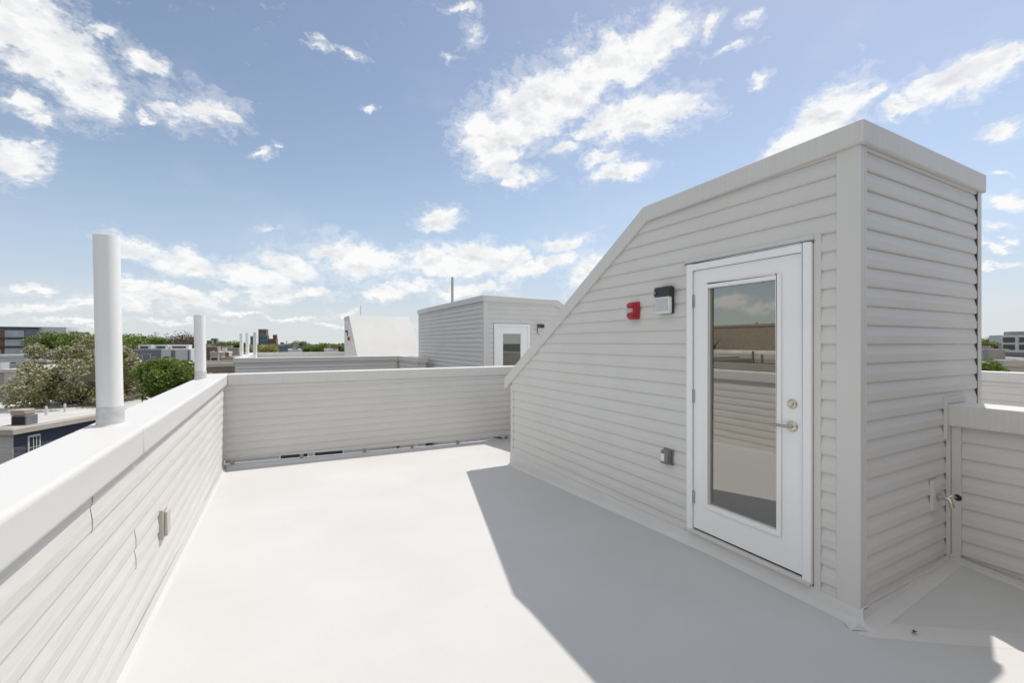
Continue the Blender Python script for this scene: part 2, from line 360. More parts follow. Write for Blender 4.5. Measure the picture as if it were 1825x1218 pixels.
def siding(mb, outline, plane, coord, sign, seed=0, length=3.66, LAP=.0145, joints=None):
    """clapboard courses clipped to a convex outline (u,z). plane 'x': wall at x=coord facing sign, u=y; 'y': u=x"""
    rr = random.Random(seed)
    us = [p[0] for p in outline]; zs = [p[1] for p in outline]; u0, u1 = min(us), max(us)
    k0 = math.floor((min(zs) - PHASE) / COURSE); k1 = math.ceil((max(zs) - PHASE) / COURSE)
    def P(u, z, off):
        return (coord + sign * off, u, z) if plane == 'x' else (u, coord + sign * off, z)
    seams = {}
    for k in range(k0, k1):
        za = PHASE + k * COURSE; zb = za + COURSE; pair = k // 2
        if pair not in seams:
            c = u0 + rr.uniform(-.3, 1) * length; ss = []
            while c < u1 and length < 50:
                if c > u0 + .2 and c < u1 - .2: ss.append(c)
                c += length
            if joints: ss = sorted(joints[pair % len(joints)])
            seams[pair] = ss
        cuts = [u0 - 1] + seams[pair] + [u1 + 1]
        for j in range(len(cuts) - 1):
            ext = .0022 * (j % 2)
            pl = clip_convex([(cuts[j], za), (cuts[j + 1], za), (cuts[j + 1], zb), (cuts[j], zb)], outline)
            if len(pl) < 3: continue
            def off(z):      # flat lower face, upper third sloping back under the next course
                t = (z - za) / COURSE
                return ext + .001 + (LAP if t < .45 else LAP * (1 - (t - .45) / .55))
            # split at the rolled butt: lower 12 % turns back in
            lo = clip(pl, 0, -1, za + COURSE * .09); hi = clip(pl, 0, 1, -(za + COURSE * .09))
            zm = za + COURSE * .45
            h1_, h2_ = clip(hi, 0, -1, zm), clip(hi, 0, 1, -zm)
            if len(h1_) >= 3: mb.poly([P(u, z, off(min(z, zm - 1e-5))) for u, z in h1_])
            if len(h2_) >= 3: mb.poly([P(u, z, off(max(z, zm))) for u, z in h2_])
            if len(lo) >= 3: mb.poly([P(u, z, off(za + COURSE * .09) - LAP * .30 * max(0, (za + COURSE * .09 - z) / (COURSE * .09)) ** 1.5) for u, z in lo])
            bot = [p for p in pl if abs(p[1] - za) < 1e-6]
            if len(bot) >= 2:
                a, b = min(p[0] for p in bot), max(p[0] for p in bot)
                o1 = off(za + COURSE * .09) - LAP * .30
                mb.poly([P(a, za, o1), P(b, za, o1), P(b, za, 0), P(a, za, 0)])
            if ext or (j + 1 < len(cuts) - 1 and (j + 1) % 2):
                pass
            if j > 0:
                c = cuts[j]
                if u0 < c < u1:
                    q = clip_convex([(c - .001, za), (c + .001, za), (c + .001, zb), (c - .001, zb)], outline)
                    if q:
                        z0, z1 = min(p[1] for p in q), max(p[1] for p in q)
                        b0, b1 = LAP * (1 - (z0 - za) / COURSE) + .001, LAP * (1 - (z1 - za) / COURSE) + .001
                        mb.poly([P(c, z0, b0 - .001), P(c, z0, b0 + .0022), P(c, z1, b1 + .0022), P(c, z1, b1 - .001)])
    mb.open = True
    return mb

# ------------------------------------------------------------------ levels shared by the roof
XS = -.705      # siding plane of the left parapet
XC, XO = -.654, -.957   # inner and outer edge of its cap
ZP, ZCB = 1.132, .973
YB = 7.6        # front of the back parapet's cap
XT, YT0, YT1, XTR = 2.97, 1.322, 5.60, 4.72    # stair tower
XP = 4.16       # siding plane of the right parapet
def zdeck(x, y):
    z = -.02 if y < 2.3 else -.02 - (y - 2.3) * .041
    if y > 5.6: z -= .010 * (x + .7) * (y - 5.6) / 2
    return z

# ------------------------------------------------------------------ roof deck
mb = MB()
xs = [-.72, .5, 1.7, 2.9, 4.2]; ys = [-4, -2, 0, 1.3, 2.3, 3.3, 4.4, 5.6, 6.6, 7.75]
for i in range(len(xs) - 1):
    for j in range(len(ys) - 1):
        mb.poly([(x, y, zdeck(x, y)) for x, y in ((xs[i], ys[j]), (xs[i + 1], ys[j]), (xs[i + 1], ys[j + 1]), (xs[i], ys[j + 1]))])
deck = tag(mb.build('roof_deck', 'membrane'), kind='structure')
# raised cricket in the corner beside the tower, and the welded fold along it
mb = MB(); A, B, C_ = (2.84, 1.30, -.014), (4.14, .37, -.014), (4.14, 1.33, .105)
mb.poly([A, B, C_]); mb.poly([(2.84, 1.30, -.014), (4.14, 1.33, .105), (4.14, 1.34, -.1)])
tag(mb.build('roof_cricket', 'membrane'), kind='structure')
mb = MB(); d = Vector((1.30, -.93, 0)).normalized(); n = Vector((.582, .813, 0))
prof = [(-.05, -.0195), (-.03, -.0150), (-.01, -.0105), (.02, -.0090), (.05, -.0115), (.07, -.0130)]
for k in range(8):
    for j in range(len(prof) - 1):
        def q(t, pr):
            p = Vector((2.84, 1.30, 0)) + d * (1.62 * t) + n * (pr[0] + .006 * math.sin(t * 17)); return (p.x, p.y, (-.0215 if t < .01 else pr[1]) + (.15 * max(0, pr[0])))
        mb.poly([q(k / 8, prof[j]), q((k + 1) / 8, prof[j]), q((k + 1) / 8, prof[j + 1]), q(k / 8, prof[j + 1])])
tag(mb.build('membrane_fold', 'curb', smooth=True), kind='structure')
# ------------------------------------------------------------------ left parapet
t = thing('parapet_wall', 'long sunlit parapet of pale siding with a wide flat cap, running towards the camera on the left', 'parapet', (-.8, 2, -.1), group='parapet walls around the roof deck')
mb = MB(); siding(mb, [(-4, -.02), (YB + .1, -.22), (YB + .1, .99), (-4, .99)], 'x', XS, 1, 3, LAP=.0085, joints=[(2.48, 6.1), (-.5, 5.4), (3.13, 6.7), (-.8, 5.6)]); mb.build('siding', 'siding', t)
MB().box(XO + .02, XS - .002, -4, 7.9, -1, .98).build('wall_core', 'siding', t)
MB().box(XO, XC, -4, 3.1, ZCB, ZP).build('cap', 'cap_smooth', t, bevel=.022, seg=4)
MB().box(XO, XC, 3.1, 7.92, ZCB, ZP).build('cap', 'cap_smooth', t, bevel=.022, seg=4)
mb = MB()   # membrane turned up the foot of the wall
for j in range(len(ys) - 1):
    y0, y1 = ys[j], min(ys[j + 1], 7.6); P = [(-.655, -.0), (-.680, .018), (-.6925, .062)]
    for a in range(2):
        mb.poly([(P[a][0], y0, zdeck(-.7, y0) + P[a][1]), (P[a][0], y1, zdeck(-.7, y1) + P[a][1]), (P[a + 1][0], y1, zdeck(-.7, y1) + P[a + 1][1]), (P[a + 1][0], y0, zdeck(-.7, y0) + P[a + 1][1])])
mb.open = True
mb.build('base_flashing', 'membrane', t, smooth=True)

# ------------------------------------------------------------------ back parapet
t = thing('parapet_wall', 'shaded siding parapet with drainage slots at its foot, closing the far end of the deck', 'parapet', (1.7, YB + .1, -.25), group='parapet walls around the roof deck')
YS = YB + .05
mb = MB(); siding(mb, [(XS + .015, -.122), (4.16, -.232), (4.16, .99), (XS + .015, .99)], 'y', YS, -1, 5, 60); mb.build('siding', 'siding', t)
MB().prism([(XS, -.124), (4.2, -.234), (4.2, .98), (XS, .98)], 'y', YS + .002, YB + .09).build('wall_core', 'siding', t)
MB().box(XC + .001, 4.10, YB, YB + .30, ZCB, ZP).build('cap', 'cap', t, bevel=.01, seg=3)
mb = MB()   # curb and lit ledge under the wall
mb.prism([(-.70, -.5), (-.70, -.19), (4.2, -.305), (4.2, -.6)], 'y', YB - .02, YB + .122)
mb.build('base_curb', 'curb', t, bevel=.006)
mb = MB()
mb.poly([(-.66, YB - .10, -.236), (4.1, YB - .10, -.33), (4.1, YB - .022, -.30), (-.66, YB - .022, -.188)])
mb.open = True; mb.build('base_flashing', 'curb', t)
mb = MB()
for xx in (-.62, .3, 1.25, 2.05, 2.9, 3.9): mb.box(xx, xx + .05, YS + .006, YS + .036, -.33, -.1)
mb.build('support_block', 'steel', t)
MB().box(XS, XS + .022, YS - .03, YS - .002, -.1, .97).build('corner_trim', 'trim', t)

# ------------------------------------------------------------------ right parapet (near part and the part beyond the tower)
def side_parapet(label, y0, y1, ztop, zb, jamb):
    t = thing('parapet_wall', label, 'parapet', (4.2, (y0 + y1) / 2, zb), group='parapet walls around the roof deck')
    mb = MB(); siding(mb, [(y0, zb), (y1, zb + .05), (y1, ztop - .13), (y0, ztop - .13)], 'x', XP, -1, 9, 60); mb.build('siding', 'siding', t)
    mb = MB(); siding(mb, [(y0, -.3), (y1, -.3), (y1, ztop - .13), (y0, ztop - .13)], 'x', 4.33, 1, 11, 60); mb.build('siding', 'siding', t)
    MB().box(XP + .002, 4.328, y0, y1, -1, ztop - .14).build('wall_core', 'siding', t)
    MB().box(4.10, 4.39, y0, y1 - .002, ztop - .15, ztop).build('cap', 'cap', t, bevel=.01, seg=3)
    return t
t = side_parapet('short shaded parapet butting against the near face of the stair tower at the right edge', -4, YT0 - .014, 1.169, .09, True)
# flashing frame round the junction with the tower, jamb strip and sloping foot trim
MB().prism([(4.075, .93), (4.075, 1.215), (4.41, 1.215), (4.41, 1.172), (4.098, 1.172), (4.098, .93)], 'y', YT0 - .032, YT0 - .012).build('junction_flashing', 'trim', t, bevel=.002)
MB().box(4.115, 4.143, YT0 - .035, YT0 - .012, .11, 1.02).build('corner_trim', 'trim', t, bevel=.002)
MB().box(4.128, 4.150, YT0 - .085, YT0 - .037, .11, 1.02).build('corner_trim', 'trim', t, bevel=.002)
MB().prism([(-.5, -.1), (1.30, .085), (1.30, .125), (-.5, -.05)], 'x', 4.122, 4.158).build('starter_strip', 'trim', t, bevel=.002)
MB().prism([(-.5, -.3), (1.30, -.3), (1.30, .105), (-.5, -.08)], 'x', 4.10, 4.158).build('base_flashing', 'curb', t, bevel=.01)
side_parapet('siding parapet hidden behind the stair tower, its foot just seen beyond the sloping end', YT1 + .2, YB + .3, ZP, -.28, False)
# unseen brick wall added behind the camera to darken the right-hand corner
t = thing('added_shade_wall', 'unseen brick wall added behind the camera to darken the right-hand corner', 'wall', (3, -1.7, 0))
MB().box(-.95, 9, -2.1, -1.6, -1, 2.3).build('wall', 'added_shade_brick', t); MB().box(-1.0, 9.05, -2.15, -1.55, 2.31, 2.4).build('coping', 'roof_grey', t, bevel=.01)

# ------------------------------------------------------------------ stair tower
def rect(a, b, c, d): return [(a, c), (b, c), (b, d), (a, d)]
T = thing('stair_tower', 'large near stair tower with sloping end and white glass door', 'stair tower', (3.8, 3.4, 0), group='stair towers on the roof')
DY0, DY1, DZ0, DZ1 = 1.56, 2.511, .088, 2.228
# outline of the long side, (y, z)
def zb_(y): return .078 + (.025 - .078) * (y - YT0) / (YT1 - YT0)
def ztop_(y): return 2.815 + (2.775 - 2.815) * (y - YT0) / (2.97 - YT0) if y < 2.97 else 2.775 + (1.02 - 2.775) * (y - 2.97) / (5.75 - 2.97)
OUT = [(YT0, zb_(YT0)), (YT1, zb_(YT1)), (YT1, ztop_(YT1)), (2.97, 2.775), (YT0, 2.815)]
JB = .045      # J channel round the door
pieces = [clip_convex(rect(DY1 + .003, 9, -1, 4), OUT), clip_convex(rect(0, DY0 - JB, -1, 4), OUT), clip_convex(rect(DY0 - JB, DY1 + .003, DZ1 + JB, 4), OUT)]
mb = MB()
for i, p in enumerate(pieces): siding(mb, p, 'x', XT, -1, 21, 60)
mb.build('side_siding', 'siding', T)
mb = MB()
for p in pieces: mb.prism(p, 'x', XT + .003, XT + .10)
mb.prism([(YT0 + .01, 0), (YT1, 0), (YT1, ztop_(YT1) + .02), (2.97, 2.77), (YT0 + .01, 2.80)], 'x', XTR - .1, XTR - .01)
mb.build('side_wall', 'interior', T)
mb = MB(); siding(mb, rect(XT, XTR, .05, 2.86), 'y', YT0, -1, 31, 60); mb.build('front_siding', 'siding', T)
MB().box(XT + .1, XTR - .1, YT0 + .003, YT0 + .1, -.1, 2.80).build('front_wall', 'interior', T)
mb = MB(); siding(mb, rect(YT0, YT1, -.3, 2.82)[:2] + [(YT1, 1.0), (2.97, 2.77), (YT0, 2.81)], 'x', XTR, 1, 33); mb.build('side_siding', 'siding', T)
mb = MB(); siding(mb, rect(XT, XTR, .02, 1.05), 'y', YT1, 1, 35); mb.build('rear_siding', 'siding', T)
MB().box(XT + .1, XTR - .1, YT1 - .1, YT1 - .004, -.1, 1.03).build('rear_wall', 'interior', T)
MB().box(XT + .1, XTR - .1, YT0 + .1, YT1 - .1, -.1, .05).build('floor', 'interior', T)
MB().box(3.9, 3.96, YT0 + .1, 2.05, .05, 2.4).build('inner_wall', 'white_wall', T)
# roof: one bent slab whose edge is the metal cap
roof = [(1.282, 2.738), (2.955, 2.694), (5.79, .905), (5.79, 1.072), (2.998, 2.834), (1.282, 2.878)]
MB().prism(roof, 'x', 2.932, 4.762).build('roof_cap', 'cap', T, bevel=.012, seg=3)
# corner posts
mb = MB(); mb.box(XT - .020, XT + .03, YT0 - .018, YT0 + .108, .055, 2.75); mb.build('corner_trim', 'trim', T, bevel=.003)
MB().box(XT + .0305, XT + .045, YT0 - .020, YT0 - .003, .06, 2.76).build('corner_trim', 'trim', T, bevel=.002)
MB().box(XTR - .045, XTR + .018, YT0 - .019, YT0 + .10, .06, 2.75).build('corner_trim', 'trim', T, bevel=.003)
MB().box(XTR - .062, XTR - .048, YT0 - .016, YT0 - .001, .06, 2.75).build('channel_gap', 'bronze', T)
mb = MB(); mb.box(XT - .020, XT + .03, YT1 - .052, YT1 + .02, zb_(YT1) - .01, .98); mb.build('corner_trim', 'trim', T, bevel=.003)
# starter strip along the foot, following the slope of the roof deck
def strip(y0, y1, h0, h1, x0, x1): return MB().prism([(y0, zb_(y0) + h0), (y1, zb_(y1) + h0), (y1, zb_(y1) + h1), (y0, zb_(y0) + h1)], 'x', x0, x1)
strip(DY1 + .03, YT1 - .053, -.008, .016, XT - .019, XT).build('starter_strip', 'trim', T, bevel=.002)
strip(YT0 + .109, DY0 - JB, -.008, .016, XT - .019, XT).build('starter_strip', 'trim', T, bevel=.002)
MB().box(XT + .046, 4.12, YT0 - .019, YT0, .052, .078).build('starter_strip', 'trim', T, bevel=.002)
# membrane turned up the foot of the tower
mb = MB(); seq = [YT0 - .03, 2.3, 3.4, 4.5, YT1 + .03]
for a in range(len(seq) - 1):
    y0, y1 = seq[a], seq[a + 1]
    def pr(y):
        zt = zb_(y) - .004; zd = zdeck(2.9, y) - .002
        h = zt - zd
        return [(XT + .06, zt + .0), (XT - .012, zt), (XT - .020, zt - .012), (XT - .026, zd + h * .35), (XT - .036, zd + .02), (XT - .075, zd)]
    p, q_ = pr(y0), pr(y1)
    for k in range(5): mb.poly([(p[k][0], y0, p[k][1]), (q_[k][0], y1, q_[k][1]), (q_[k + 1][0], y1, q_[k + 1][1]), (p[k + 1][0], y0, p[k + 1][1])])
mb.open = True; mb.build('base_curb', 'curb', T, smooth=True)
def gz(x, y): return -.014 + .152 * max(0, .582 * (x - 2.84) + .813 * (y - 1.30))
mb = MB(); pts = [XT - .02, 3.2, 3.5, 3.8, 4.12]
for x0, x1 in zip(pts, pts[1:]):
    def pr(x):
        top = .058 if x < 3.5 else .058 + (x - 3.5) * .085
        return [(YT0 + .004, top), (YT0 - .024, top), (YT0 - .031, top - .012), (YT0 - .036, gz(x, YT0 - .036) + (top - gz(x, YT0 - .036)) * .35), (YT0 - .055, gz(x, YT0 - .055) + .006), (YT0 - .105, gz(x, YT0 - .105) + .0012)]
    p, q_ = pr(x0), pr(x1)
    for k in range(5): mb.poly([(x0, *p[k]), (x1, *q_[k]), (x1, *q_[k + 1]), (x0, *p[k + 1])])
mb.open = True; mb.build('base_curb', 'curb', T, smooth=True)
g5, g10 = gz(XT - .02, YT0 - .055), gz(XT - .02, YT0 - .105); g3 = gz(XT - .02, YT0 - .036)
cols = [[(XT - .020, YT0 - .03, .062), (XT - .026, YT0 - .03, .0116), (XT - .036, YT0 - .03, -.002), (XT - .075, YT0 - .03, -.022)],
        [(XT - .022, YT0 - .031, .055), (XT - .029, YT0 - .038, .011), (XT - .042, YT0 - .050, -.003), (XT - .074, YT0 - .082, -.0215)],
        [(XT - .020, YT0 - .031, .046), (XT - .020, YT0 - .036, g3 + (.058 - g3) * .35), (XT - .020, YT0 - .055, g5 + .006), (XT - .020, YT0 - .105, g10 + .0012)]]
mb = MB()
for a in range(2):
    for k in range(3): mb.poly([cols[a][k], cols[a][k + 1], cols[a + 1][k + 1], cols[a + 1][k]])
mb.open = True; mb.build('corner_patch', 'curb', T, smooth=True)
mb = MB().prism([(YT1, -.3), (YT1 + .03, -.3), (YT1 + .03, .02), (YT1, .02)], 'x', XT - .02, XTR); mb.build('base_curb', 'curb', T)
# door
D = MB()
x0, x1 = XT - .040, XT + .06
D.box(x0, x1, DY0, DY0 + .055, DZ0, DZ1).box(x0, x1, DY1 - .055, DY1, DZ0, DZ1).box(x0, x1, DY0 + .055, DY1 - .055, DZ1 - .055, DZ1)
frame = D.build('door_frame', 'white_paint', T, bevel=.004)
SY0, SY1, SZ0, SZ1 = DY0 + .058, DY1 - .058, DZ0 + .028, DZ1 - .058
GY0, GY1, GZ0, GZ1 = SY0 + .165, SY1 - .135, SZ0 + .225, SZ1 - .150
mb = MB(); xa, xb = XT - .022, XT + .022
mb.box(xa, xb, SY0, GY0, SZ0, SZ1).box(xa, xb, GY1, SY1, SZ0, SZ1).box(xa, xb, GY0, GY1, SZ0, GZ0).box(xa, xb, GY0, GY1, GZ1, SZ1)
door = mb.build('door', 'white_paint', T)
mb = MB()
for (a, b, c, d_) in ((GY0 - .034, GY0, GZ0 - .034, GZ1 + .034), (GY1, GY1 + .034, GZ0 - .034, GZ1 + .034), (GY0, GY1, GZ0 - .034, GZ0), (GY0, GY1, GZ1, GZ1 + .034)):
    mb.box(xa - .012, xa - .001, a, b, c, d_)
mb.build('glazing_bead', 'white_paint', door, bevel=.005)
mb = MB(); mb.box(XT + .002, XT + .005, GY0 - .004, GY1 + .004, GZ0 - .004, GZ1 + .004); mb.build('glass_pane', 'glass', door)
mb = MB()      # dark weather gaps between the leaf and its frame
mb.box(xa + .012, xb, SY0 - .004, SY0, SZ0, SZ1).box(xa + .012, xb, SY1, SY1 + .004, SZ0, SZ1).box(xa + .012, xb, SY0, SY1, SZ1, SZ1 + .004).box(xa + .006, xb, SY0, SY1, SZ0 - .012, SZ0)
mb.build('weather_strip', 'rubber', door)
for hz in (.36, 1.17, 1.93):
    MB().box(XT - .034, XT - .0225, SY1 - .012, SY1 + .016, hz - .05, hz + .05).build('hinge', 'steel', door, bevel=.003)
mb = MB(); Rx = Matrix.Rotation(R(-90), 4, 'Y')
def onface(y, z, x=XT - .022): return Matrix.Translation((x, y, z)) @ Rx
hy = SY0 + .066
MB().lathe([(.033, 0), (.033, .005), (.028, .012), (.02, .014), (.019, .022), (.014, .026), (.0135, .028)], onface(hy, 1.20)).build('deadbolt', 'nickel', door, smooth=True)
mb.lathe([(.036, 0), (.036, .005), (.030, .012), (.015, .015), (.0125, .048), (.0115, .056)], onface(hy, 1.055))
mb.tube([(XT - .072, hy - .008, 1.055), (XT - .074, hy + .03, 1.057), (XT - .073, hy + .075, 1.056), (XT - .070, hy + .118, 1.050)], [.0115, .010, .0085, .007])
mb.build('lever_handle', 'nickel', door, smooth=True)
MB().box(XT - .048, XT + .06, DY0 + .005, DY1 - .005, DZ0 - .012, DZ0 + .014).build('threshold', 'trim', T, bevel=.003)
mb = MB()      # J channel of the siding round the frame
mb.box(XT - .020, XT + .01, DY0 - JB, DY0 - .004, DZ0 - .03, DZ1 + JB)
mb.box(XT - .026, XT + .01, DY0 - .004, DY1 + .03, DZ1 + .004, DZ1 + JB)
mb.build('door_surround', 'trim', T, bevel=.003)
MB().box(XT - .034, XT - .0, DY0 - .01, DY1 + .025, DZ1 + .001, DZ1 + .012).build('drip_cap', 'grey_plastic', T)

# ------------------------------------------------------------------ wall fittings
def wall_lamp(label, loc, rz, group):
    """local: mounted on plane y=0, facing -y"""
    t = thing('wall_lamp', label, 'wall lamp', loc, rz, group)
    mb = MB().box(-.074, .074, -.026, 0, -.112, .116); mb.build('back_plate', 'bronze', t, world=False, bevel=.006)
    mb = MB().prism([(-.030, .03), (-.070, .035), (-.078, .045), (-.078, .088), (-.066, .118), (-.030, .122)], 'x', -.086, .086); mb.build('housing', 'bronze', t, world=False, bevel=.008)
    mb = MB().prism([(-.031, -.112), (-.056, -.112), (-.070, -.095), (-.072, .034), (-.031, .034)], 'x', -.079, .079); mb.build('lens', 'lens', t, world=False, bevel=.014, seg=3)
    mb = MB().box(-.066, .066, -.0740, -.0725, -.090, .020); mb.build('lens_panel', 'clear', t, world=False)
    mb = MB().lathe([(.010, 0), (.010, .014), (.006, .018)], Matrix.Translation((-.060, -.078, .068)) @ Matrix.Rotation(R(90), 4, 'X'), 12); mb.build('photocell', 'steel', t, world=False, smooth=True)
    return t
GL = 'wall lamps on the stair towers'
wall_lamp('dark bronze wall lamp with clear lens left of the near white door', (XT - .016, 2.727, 1.955), R(-90), GL)
def alarm(label, loc, rz, group, s=1):
    t = thing('fire_alarm', label, 'fire alarm', loc, rz, group)
    MB().box(-.062, .062, -.030, 0, -.082, .082).build('back_box', 'red', t, world=False, bevel=.010)
    MB().prism([(-.055, -.030), (-.048, -.060), (.03, -.066), (.055, -.030)], 'z', -.076, .076).build('cover', 'red', t, world=False, bevel=.010)
    MB().box(-.030, .048, -.088, -.060, .028, .064).build('horn_ridge', 'red', t, world=False, bevel=.010)
    MB().box(-.030, .048, -.088, -.060, -.064, -.028).build('horn_ridge', 'red', t, world=False, bevel=.010)
    MB().box(-.034, .030, -.084, -.056, -.024, .022).build('strobe', 'clear', t, world=False, bevel=.006)
    return t
GA = 'red fire alarms on the stair towers'
alarm('red horn and strobe fire alarm on the near stair tower, left of the wall lamp', (XT - .014, 3.115, 1.895), R(-90), GA)
t = thing('outlet_box', 'small grey weatherproof outlet box low on the tower beside the white door', 'outlet', (XT - .012, 2.715, .622), R(-90))
MB().box(-.052, .052, -.014, 0, -.066, .066).build('cover_plate', 'grey_plastic', t, world=False, bevel=.004)
MB().prism([(-.014, -.052), (-.060, -.058), (-.070, -.040), (-.058, .054), (-.014, .062)], 'x', -.040, .040).build('lid', 'grey_plastic', t, world=False, bevel=.008)
MB().box(-.030, .010, -.0735, -.060, -.034, .030).build('lid_window', 'lens', t, world=False, bevel=.004)
t = thing('outlet_box', 'pale cover box standing out from the sunlit left parapet', 'outlet', (XS + .012, 3.72, .39), R(90))
MB().box(-.062, .062, -.022, .01, -.100, .100).build('cover_plate', 'beige_plastic', t, world=False, bevel=.005)
MB().box(-.046, .046, -.042, -.022, -.082, .082).build('lid', 'beige_plastic', t, world=False, bevel=.006)
# hose tap
t = thing('hose_tap', 'brass hose tap with black wheel on a pale mounting plate beside the right parapet', 'tap', (3.895, YT0 - .012, .57)); t.scale = (1, .8, 1)
MB().box(-.035, .095, -.022, 0, -.10, .10).build('mounting_block', 'trim', t, world=False, bevel=.004)
mb = MB(); mb.tube([(.03, -.02, -.01), (.03, -.075, -.01), (.03, -.10, -.015), (.028, -.118, -.045)], [.013, .013, .015, .014], 14)
mb.tube([(.03, -.03, -.01), (.03, -.045, -.01)], .024, 6); mb.tube([(.03, -.085, -.012), (.06, -.105, .008), (.085, -.12, .0)], [.010, .009, .008], 10)
mb.tube([(.028, -.112, -.040), (.026, -.122, -.062)], .017, 14)
mb.build('tap_body', 'nickel', t, world=False, smooth=True)
MB().lathe([(.006, -.010), (.022, -.008), (.026, 0), (.022, .008), (.006, .010)], Matrix.Translation((.095, -.125, -.004)) @ Matrix.Rotation(R(60), 4, 'Y'), 16).build('hand_wheel', 'rubber', t, world=False, smooth=True)

# a dry leaf blown against the fold
mb = MB(); mb.open = True; r = random.Random(2); cx, cy = 3.10, 1.115
for k in range(6):
    a0, a1 = k * math.pi / 3, (k + 1) * math.pi / 3
    q = lambda a, m_: (cx + math.cos(a) * .016 * m_, cy + math.sin(a) * .009 * m_, .002 + .006 * abs(math.sin(a)))
    mb.poly([(cx, cy, .004), q(a0, 1 + .3 * (k % 2)), q(a1, 1 + .3 * ((k + 1) % 2))])
tag(mb.build('dry_leaf', 'leaf_brown'), 'small curled dry leaf lying on the membrane fold near the tower corner', 'leaf')

# ------------------------------------------------------------------ vent pipes
GP = 'white vent pipes on the parapet caps'
def vent(label, x, y, zb, h, r, lean=(0, 0), boot=True):
    t = thing('vent_pipe', label, 'vent pipe', (x, y, zb), 0, GP)
    mb = MB(); mb.tube([(0, 0, 0), (lean[0] * h, lean[1] * h, h)], r, 40); o = mb.build('pipe', 'pvc', t, world=False, smooth=True)
    if boot:
        mb = MB(); mb.lathe([(r + .016, 0), (r + .012, .006), (r + .004, .012), (r + .003, .105), (r + .0012, .112)], None, 40); mb.build('pipe_boot', 'pipe_boot', t, world=False, smooth=True)
vent('tall thick white vent pipe nearest the camera on the left parapet cap, leaning slightly', -.838, 3.27, ZP - .003, 1.07, .058, (-.018, .006))
vent('second white vent pipe standing at the far corner of the left parapet cap', -.86, 6.72, ZP - .003, .81, .060, (-.012, 0))
vent('thin white vent pipe on the distant parapet, leftmost of three', -1.08, 17.2, ZP - .01, .77, .055, boot=False)
vent('thin white vent pipe on the distant parapet, middle of three', -1.01, 19.1, ZP - .01, .82, .06, boot=False)
vent('thin white vent pipe on the distant parapet, rightmost and nearest of three', -.62, 15.5, ZP - .01, .78, .055, boot=False)

# ------------------------------------------------------------------ neighbouring roofs of the same block
def roofslab(x0, x1, y0, y1, z, thick=.3, m='membrane'):
    return tag(MB().box(x0, x1, y0, y1, z - thick, z).build('neighbour_deck', m), kind='structure')
roofslab(4.35, 9.97, -4, 8.9, -.2); roofslab(4.26, 16, 8.9, 16.6, -.2); roofslab(-.9, 16, 15.7, 30, -.22)
roofslab(-.9, 4.2, 8.2, 15.2, -9.2, m='roof_dark')
def parapet(label, x0, x1, y0, y1, zb=-.4, face='y', ztop=ZP, sides='y'):
    t = thing('parapet_wall', label, 'parapet', ((x0 + x1) / 2, (y0 + y1) / 2, zb), group='parapet walls around the roof deck')
    o = .04
    MB().box(x0 + o + .01, x1 - o - .01, y0 + o + .01, y1 - o - .01, zb, ztop - .13).build('wall_core', 'siding', t)
    mb = MB()
    siding(mb, rect(x0 + o, x1 - o, zb, ztop - .12), 'y', y0 + o + .01, -1, int(x0 * 10 + y0), 3.6)
    siding(mb, rect(y0 + o, y1 - o, zb, ztop - .12), 'x', x1 - o - .01, 1, 5); siding(mb, rect(y0 + o, y1 - o, zb, ztop - .12), 'x', x0 + o + .01, -1, 6)
    mb.build('siding', 'siding', t)
    MB().box(x0, x1, y0, y1, ztop - .15, ztop).build('cap', 'cap', t, bevel=.01)
    return t
P1 = parapet('blue-grey shaded siding parapet across the light well, ending at the left in a corner', -1.17, 3.66, 15.3, 15.62, -9.2)
for (a, b) in ((.02, .86), (.98, 1.9)):
    w = MB().box(a, b, 15.30, 15.34, -2.7, -1.45).build('window', 'white_paint', P1); MB().box(a + .05, b - .05, 15.292, 15.299, -2.65, -1.5).build('pane', 'window', w)
parapet('short parapet return beside the far stair tower', 3.66, 3.96, 12.9, 15.62, -9.2)
parapet('distant sunlit parapet running beyond the three thin vent pipes', -1.17, -.86, 15.63, 22.85, -.5)
parapet('farthest low parapet in front of the yellow-green trees', -1.17, 9, 22.9, 23.2, -.5)
parapet('beige parapet across the neighbouring deck, seen at the right edge behind the near one', 9.97, 10.27, -4, 8.9, -.3)

# second stair tower (door on its near face, roof sloping down to the right)
T2 = thing('stair_tower', 'far grey stair tower with white door facing the camera and thin pole on top', 'stair tower', (5.2, 12, -.2), group='stair towers on the roof')
tx0, ty0, ty1, kx = 4.22, 9.35, 14.7, 6.2
O2 = [(tx0, -.3), (9.0, -.3), (9.0, .9), (kx, 2.60), (tx0, 2.62)]
mb = MB()
for p in (clip_convex(rect(0, 4.45, -5, 5), O2), clip_convex(rect(5.40, 12, -5, 5), O2), clip_convex(rect(4.45, 5.40, 2.05, 5), O2)): siding(mb, p, 'y', ty0, -1, 41)
mb.build('front_siding', 'siding', T2)
mb = MB(); siding(mb, rect(ty0, ty1, -9.0, 2.62), 'x', tx0, -1, 43); mb.build('side_siding', 'siding', T2)
MB().prism([(tx0 + .01, -9.0), (8.9, -9.0), (8.9, .85), (kx, 2.55), (tx0 + .01, 2.57)], 'y', ty0 + .03, ty1 - .02).build('wall_core', 'interior', T2)
MB().prism([(tx0 - .05, 2.55), (kx - .03, 2.53), (9.05, .80), (9.05, .96), (kx + .03, 2.67), (tx0 - .05, 2.695)], 'y', ty0 - .05, ty1 + .05).build('roof_cap', 'cap', T2, bevel=.01)
MB().box(tx0 - .02, tx0 + .09, ty0 - .02, ty0 + .06, -9.0, 2.56).build('corner_trim', 'trim', T2, bevel=.003)
MB().box(tx0 - .02, tx0 + .03, ty1 - .06, ty1 + .01, -.4, 2.56).build('corner_trim', 'trim', T2)
